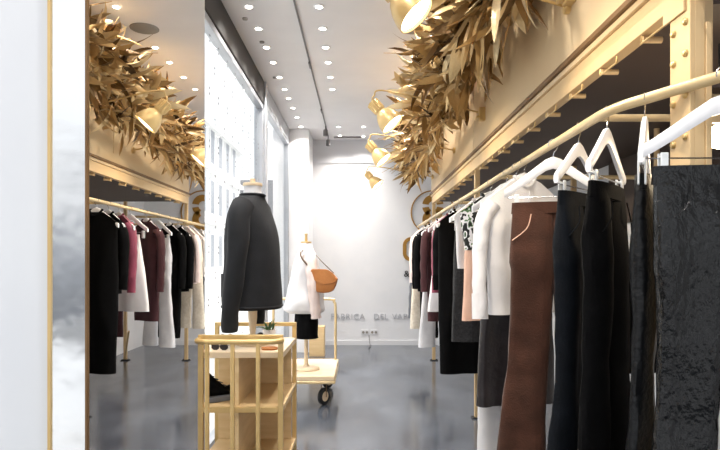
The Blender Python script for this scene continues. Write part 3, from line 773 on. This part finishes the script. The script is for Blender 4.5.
MB().tube([(.058*math.cos(R(q)), .053*math.sin(R(q)), .663) for q in range(0, 361, 20)], .006, 8).build('collar', 'jacket', jt)
MB().tube([(.153*math.copysign(abs(math.cos(R(q)))**.85, math.cos(R(q))), .125*math.copysign(abs(math.sin(R(q)))**.85, math.sin(R(q))), .172) for q in range(0, 361, 10)], .005, 6).build('hem_band', 'jacket', jt)
for s in (-1, 1):
    P = smooth_path([(s*.105, .004, .60), (s*.150, .005, .555), (s*.172, .0, .45), (s*.178, .015, .30), (s*.172, .035, .16), (s*.166, .04, .075)], 6)
    MB().tube(P, lambda q: (.052-.020*q)*(1+.08*math.sin(q*22)*q), 16, ry=lambda q: .056-.018*q).build('sleeve', 'jacket', jt)
pk = MB()
def jxy(q, o): return (-.1485*abs(math.cos(R(q)))**.85 - o*math.cos(R(q)), .1225*abs(math.sin(R(q)))**.85 + o*math.sin(R(q)))
rs = []
for z in (.215, .315):
    ring = [jxy(q, .006) + (z,) for q in range(32, 75, 6)] + [jxy(q, -.004) + (z,) for q in range(74, 31, -6)]
    rs.append(ring)
pk.rings(rs)
pk.build('patch_pocket', 'jacket', jt)
# shoe on the shelf
def shoe(x, y, z, a, label):
    t = thing('black_trainer', label, 'shoe', (x, y, z), a); t.scale = (1.25, 1.3, 1.35)
    L = .22
    def sec(u, zz, wd): return None
    rs = []
    for i in range(15):
        u = i/14; xx = u*L
        wd = .037*(math.sin(math.pi*min(1, u*.86+.12)))**.55
        ht = .105 - .02*u if u < .28 else (.10 - .075*min(1, (u-.28)/.4)**.8 if u < .68 else .026 + .012*math.sin((1-u)/.32*math.pi/2))
        if u < .1: ht -= .01*(1-u/.1)
        rs.append([(xx, wd*math.cos(2*math.pi*j/16)*(1-.25*max(0, math.sin(2*math.pi*j/16))), .022 + ht*(.5+.5*math.sin(2*math.pi*j/16))) for j in range(16)])
    MB().rings(rs).build('upper', 'blackcloth', t)
    rs = [[(u*L, wd*c_, z_) for (c_, z_) in ((-1,0),(1,0),(1.03,.024),(-1.03,.024))] for u, wd in [(i/14, .04*(math.sin(math.pi*min(1,(i/14)*.84+.12)))**.5) for i in range(15)]]
    MB().rings(rs).build('sole', 'grey', t, .004)
    la = MB()
    for k in range(4):
        xx = .07+.022*k
        la.cyl((xx, -.02, .108-.016*k), (xx, .02, .108-.016*k), .0025, n=6)
    la.build('laces', 'black', t)
shoe(-.925, 3.41, .497, R(38), 'black trainer on the middle shelf of the display stand')
# small things on the stand top
t = thing('white_cup', 'small white cup with a green sprig on the stand top', 'cup', (-.575, 3.80, .798)); t.scale = (1.3, 1.3, 1.5)
MB().lathe([(.001,0),(.026,0),(.032,.05),(.029,.05),(.023,.006),(.001,.006)]).build('cup_body', 'white', t)
sgm = MB(); rg2 = random.Random(3)
for k in range(14):
    leaf(sgm, Vector((rg2.uniform(-.012,.012), rg2.uniform(-.012,.012), .04)), Vector((rg2.gauss(0,.5), rg2.gauss(0,.5), 1)), rg2.uniform(.03,.075), .006, rg2.uniform(-1,1), rg2.uniform(0,6), .1, rg2, 4)
sgm.build('sprig', 'green', t)
for k, (xx, yy, lb) in enumerate(((-.80, 3.42, 'dark sunglasses lying at the left front of the stand top'), (-.86, 3.86, 'dark sunglasses lying at the left back of the stand top'), (-.68, 3.94, 'dark sunglasses lying at the right back of the stand top'))):
    t = thing('sunglasses', lb, 'sunglasses', (xx, yy, .799), R(12*k-8), 'sunglasses on the stand top')
    fr = MB()
    for s in (-1, 1):
        fr.tube([(s*.026+.023*math.cos(R(q)), 0, .018+.017*math.sin(R(q))) for q in range(0, 361, 30)], .0025, 6)
        fr.cyl((s*.05, 0, .026), (s*.047, .09, .006), .002, n=6)
    fr.cyl((-.004, 0, .024), (.004, 0, .024), .0025, n=6)
    fr.build('frame', 'black', t)
    for s in (-1, 1):
        MB().lathe([(.001,-.001),(.021,-.001),(.021,.001),(.001,.001)], (s*.026, 0, .018), 16, Matrix.Rotation(R(90), 3, 'X')).build('lens', 'leather', t)
t = thing('jewellery_tray', 'flat oval wooden tray at the right front of the stand top', 'tray', (-.52, 3.45, .798))
MB().lathe([(.001,0),(.045,0),(.05,.01),(.047,.01),(.043,.004),(.001,.004)]).build('dish', 'tan', t)

# ------------------------------------------------------------------ luggage trolley with mannequin
TX0, TX1, TY0, TY1, TZ = -.93, -.225, 5.35, 6.3, .285
tl = thing('luggage_trolley', 'gold luggage trolley with pale platform and bowed hoops', 'trolley', ((TX0+TX1)/2, (TY0+TY1)/2, 0))
def tp(mb, n, m, bevel=0): return rel(mb.build(n, m, tl, bevel), tl)
tp(MB().box((TX0, TY0, TZ-.055), (TX1, TY1, TZ)), 'platform', 'palewood', .012)
tp(MB().box((TX0-.004, TY0-.004, TZ-.075), (TX1+.004, TY1+.004, TZ-.05)), 'bumper', 'goldbar', .006)
for yy in (TY1-.06,):
    tp(MB().tube(smooth_path([(TX1-.03, yy, TZ-.02), (TX1-.03, yy, .5), (TX1-.03, yy, .82), (TX1-.045, yy, .885), (TX1-.1, yy, .915), (TX0+.1, yy, .915), (TX0+.045, yy, .885), (TX0+.03, yy, .82), (TX0+.03, yy, .5), (TX0+.03, yy, TZ-.02)], 6), .014, 12), 'hoop', 'goldbar')
for xx in (TX0+.1, TX1-.105):
    for yy in (TY0+.12, TY1-.12):
        cs = tp(MB().box((xx-.035, yy-.04, TZ-.085), (xx+.035, yy+.04, TZ-.07)).box((xx-.026, yy-.012, .07), (xx-.02, yy+.03, TZ-.08)).box((xx+.02, yy-.012, .07), (xx+.026, yy+.03, TZ-.08)), 'castor', 'golddark', .003)
        MB().lathe([(.02,-.018),(.06,-.018),(.076,-.012),(.076,.012),(.06,.018),(.02,.018)], (xx, yy, .077), 28, Matrix.Rotation(R(-35), 3, 'Z') @ Matrix.Rotation(R(90), 3, 'Y')).build('wheel', 'black', cs)
        MB().lathe([(.001,-.0195),(.045,-.0195),(.045,.0195),(.001,.0195)], (xx, yy, .077), 20, Matrix.Rotation(R(-35), 3, 'Z') @ Matrix.Rotation(R(90), 3, 'Y')).build('hub', 'palewood', cs)
mx, my = -.51, 5.68
mt = thing('dress_form', 'taller tailor dress form on a wooden pole standing on the luggage trolley', 'dress form', (mx, my, TZ), R(105))
MB().lathe([(.001,0),(.125,0),(.128,.008),(.115,.022),(.03,.03),(.022,.05),(.001,.05)], n=32).build('base', 'palewood', mt)
MB().cyl((0,0,.04), (0,0,.55), .019, n=16).build('pole', 'palewood', mt)
bust_torso(mt, 'torso', 'whitecloth', interp([(.48,.12,.095,0),(.6,.12,.095,0),(.75,.10,.085,0),(.95,.13,.095,0),(1.06,.14,.08,0),(1.12,.09,.06,0),(1.15,.05,.05,0),(1.195,.045,.045,0)], 4))
MB().lathe([(.001,0),(.05,0),(.05,.012),(.014,.016),(.012,.07),(.016,.085),(.001,.09)], (0,0,1.195)).build('neck_cap', 'brass', mt)
bl = thing('white_blouse', 'loose white blouse with pleated shell pink sleeves on the trolley dress form', 'blouse', (mx, my, TZ), R(105))
bust_torso(bl, 'blouse_body', 'whitecloth', interp([(.535,.140,.145,.01),(.56,.165,.185,.015),(.62,.17,.185,.015),(.78,.16,.16,.008),(.95,.16,.125,0),(1.06,.15,.095,0),(1.12,.10,.07,0),(1.165,.056,.056,0),(1.19,.052,.05,0)], 5), seed=8, amp=.014)
for s in (-1, 1):
    P = smooth_path([(s*.115, 0, 1.075), (s*.16, -.01, 1.02), (s*.195, -.02, .88), (s*.205, -.03, .74), (s*.20, -.05, .58), (s*.195, -.06, .50)], 6)
    MB().tube(P, lambda q: (.058-.012*q)*(1+.08*math.sin(q*40)), 16, ry=lambda q: .062-.02*q).build('sleeve', 'pleat', bl)
sk = thing('black_skirt', 'short black skirt on the trolley dress form', 'skirt', (mx, my, TZ), R(105))
bust_torso(sk, 'skirt_body', 'blackcloth', interp([(.30,.142,.11,0),(.34,.142,.11,0),(.45,.14,.11,0),(.56,.125,.1,0)], 5), seed=5, amp=.004)
MB().tube([(.144*math.cos(R(q)), .112*math.sin(R(q)), .303) for q in range(0, 361, 15)], .004, 6).build('hem', 'blackcloth', sk)
bgt = thing('shoulder_bag', 'tan leather shoulder bag hanging from the white blouse', 'bag', (-.33, 5.48, 1.03), R(-6))
def bagring(y, k):
    pr = [(-.095,.0),(.0,-.012),(.085,.01),(.125,.10),(.12,.125),(.05,.19),(-.06,.20),(-.105,.19),(-.115,.1)]
    return [(px*k, y, .1+(pz-.1)*k) for px, pz in smooth2(pr)]
def smooth2(pr):
    P = smooth_path([(p[0], 0, p[1]) for p in pr + [pr[0]]], 4)[:-1]
    return [(p.x, p.z) for p in P]
MB().rings([bagring(y_, k) for y_, k in ((-.036,.86),(-.032,.95),(-.018,1),(.018,1),(.032,.95),(.036,.86))]).build('bag_body', 'tan', bgt)
fl = smooth2([(-.112,.12),(.0,.07),(.1,.085),(.122,.115),(.052,.196),(-.06,.206),(-.112,.196)])
MB().rings([[(a_, -.043, b_) for a_, b_ in fl], [(a_, -.036, b_) for a_, b_ in fl]]).build('flap', 'tan', bgt, .002)
MB().tube(smooth_path([(-.10, -.01, .19), (-.19, -.02, .29), (-.225, .04, .36), (-.19, .12, .385), (-.11, .13, .345), (-.02, .06, .265), (.09, 0, .17)], 6), .004, 6, ry=.009).build('strap', 'strap', bgt)
tag(MB().box((-.70, 8.26, 0), (-.49, 8.46, .41)).box((-.69, 8.255, .02), (-.50, 8.26, .39)).build('wooden_plinth', 'wood', bevel=.004), 'plain pale wooden plinth on the floor behind the trolley', 'plinth')
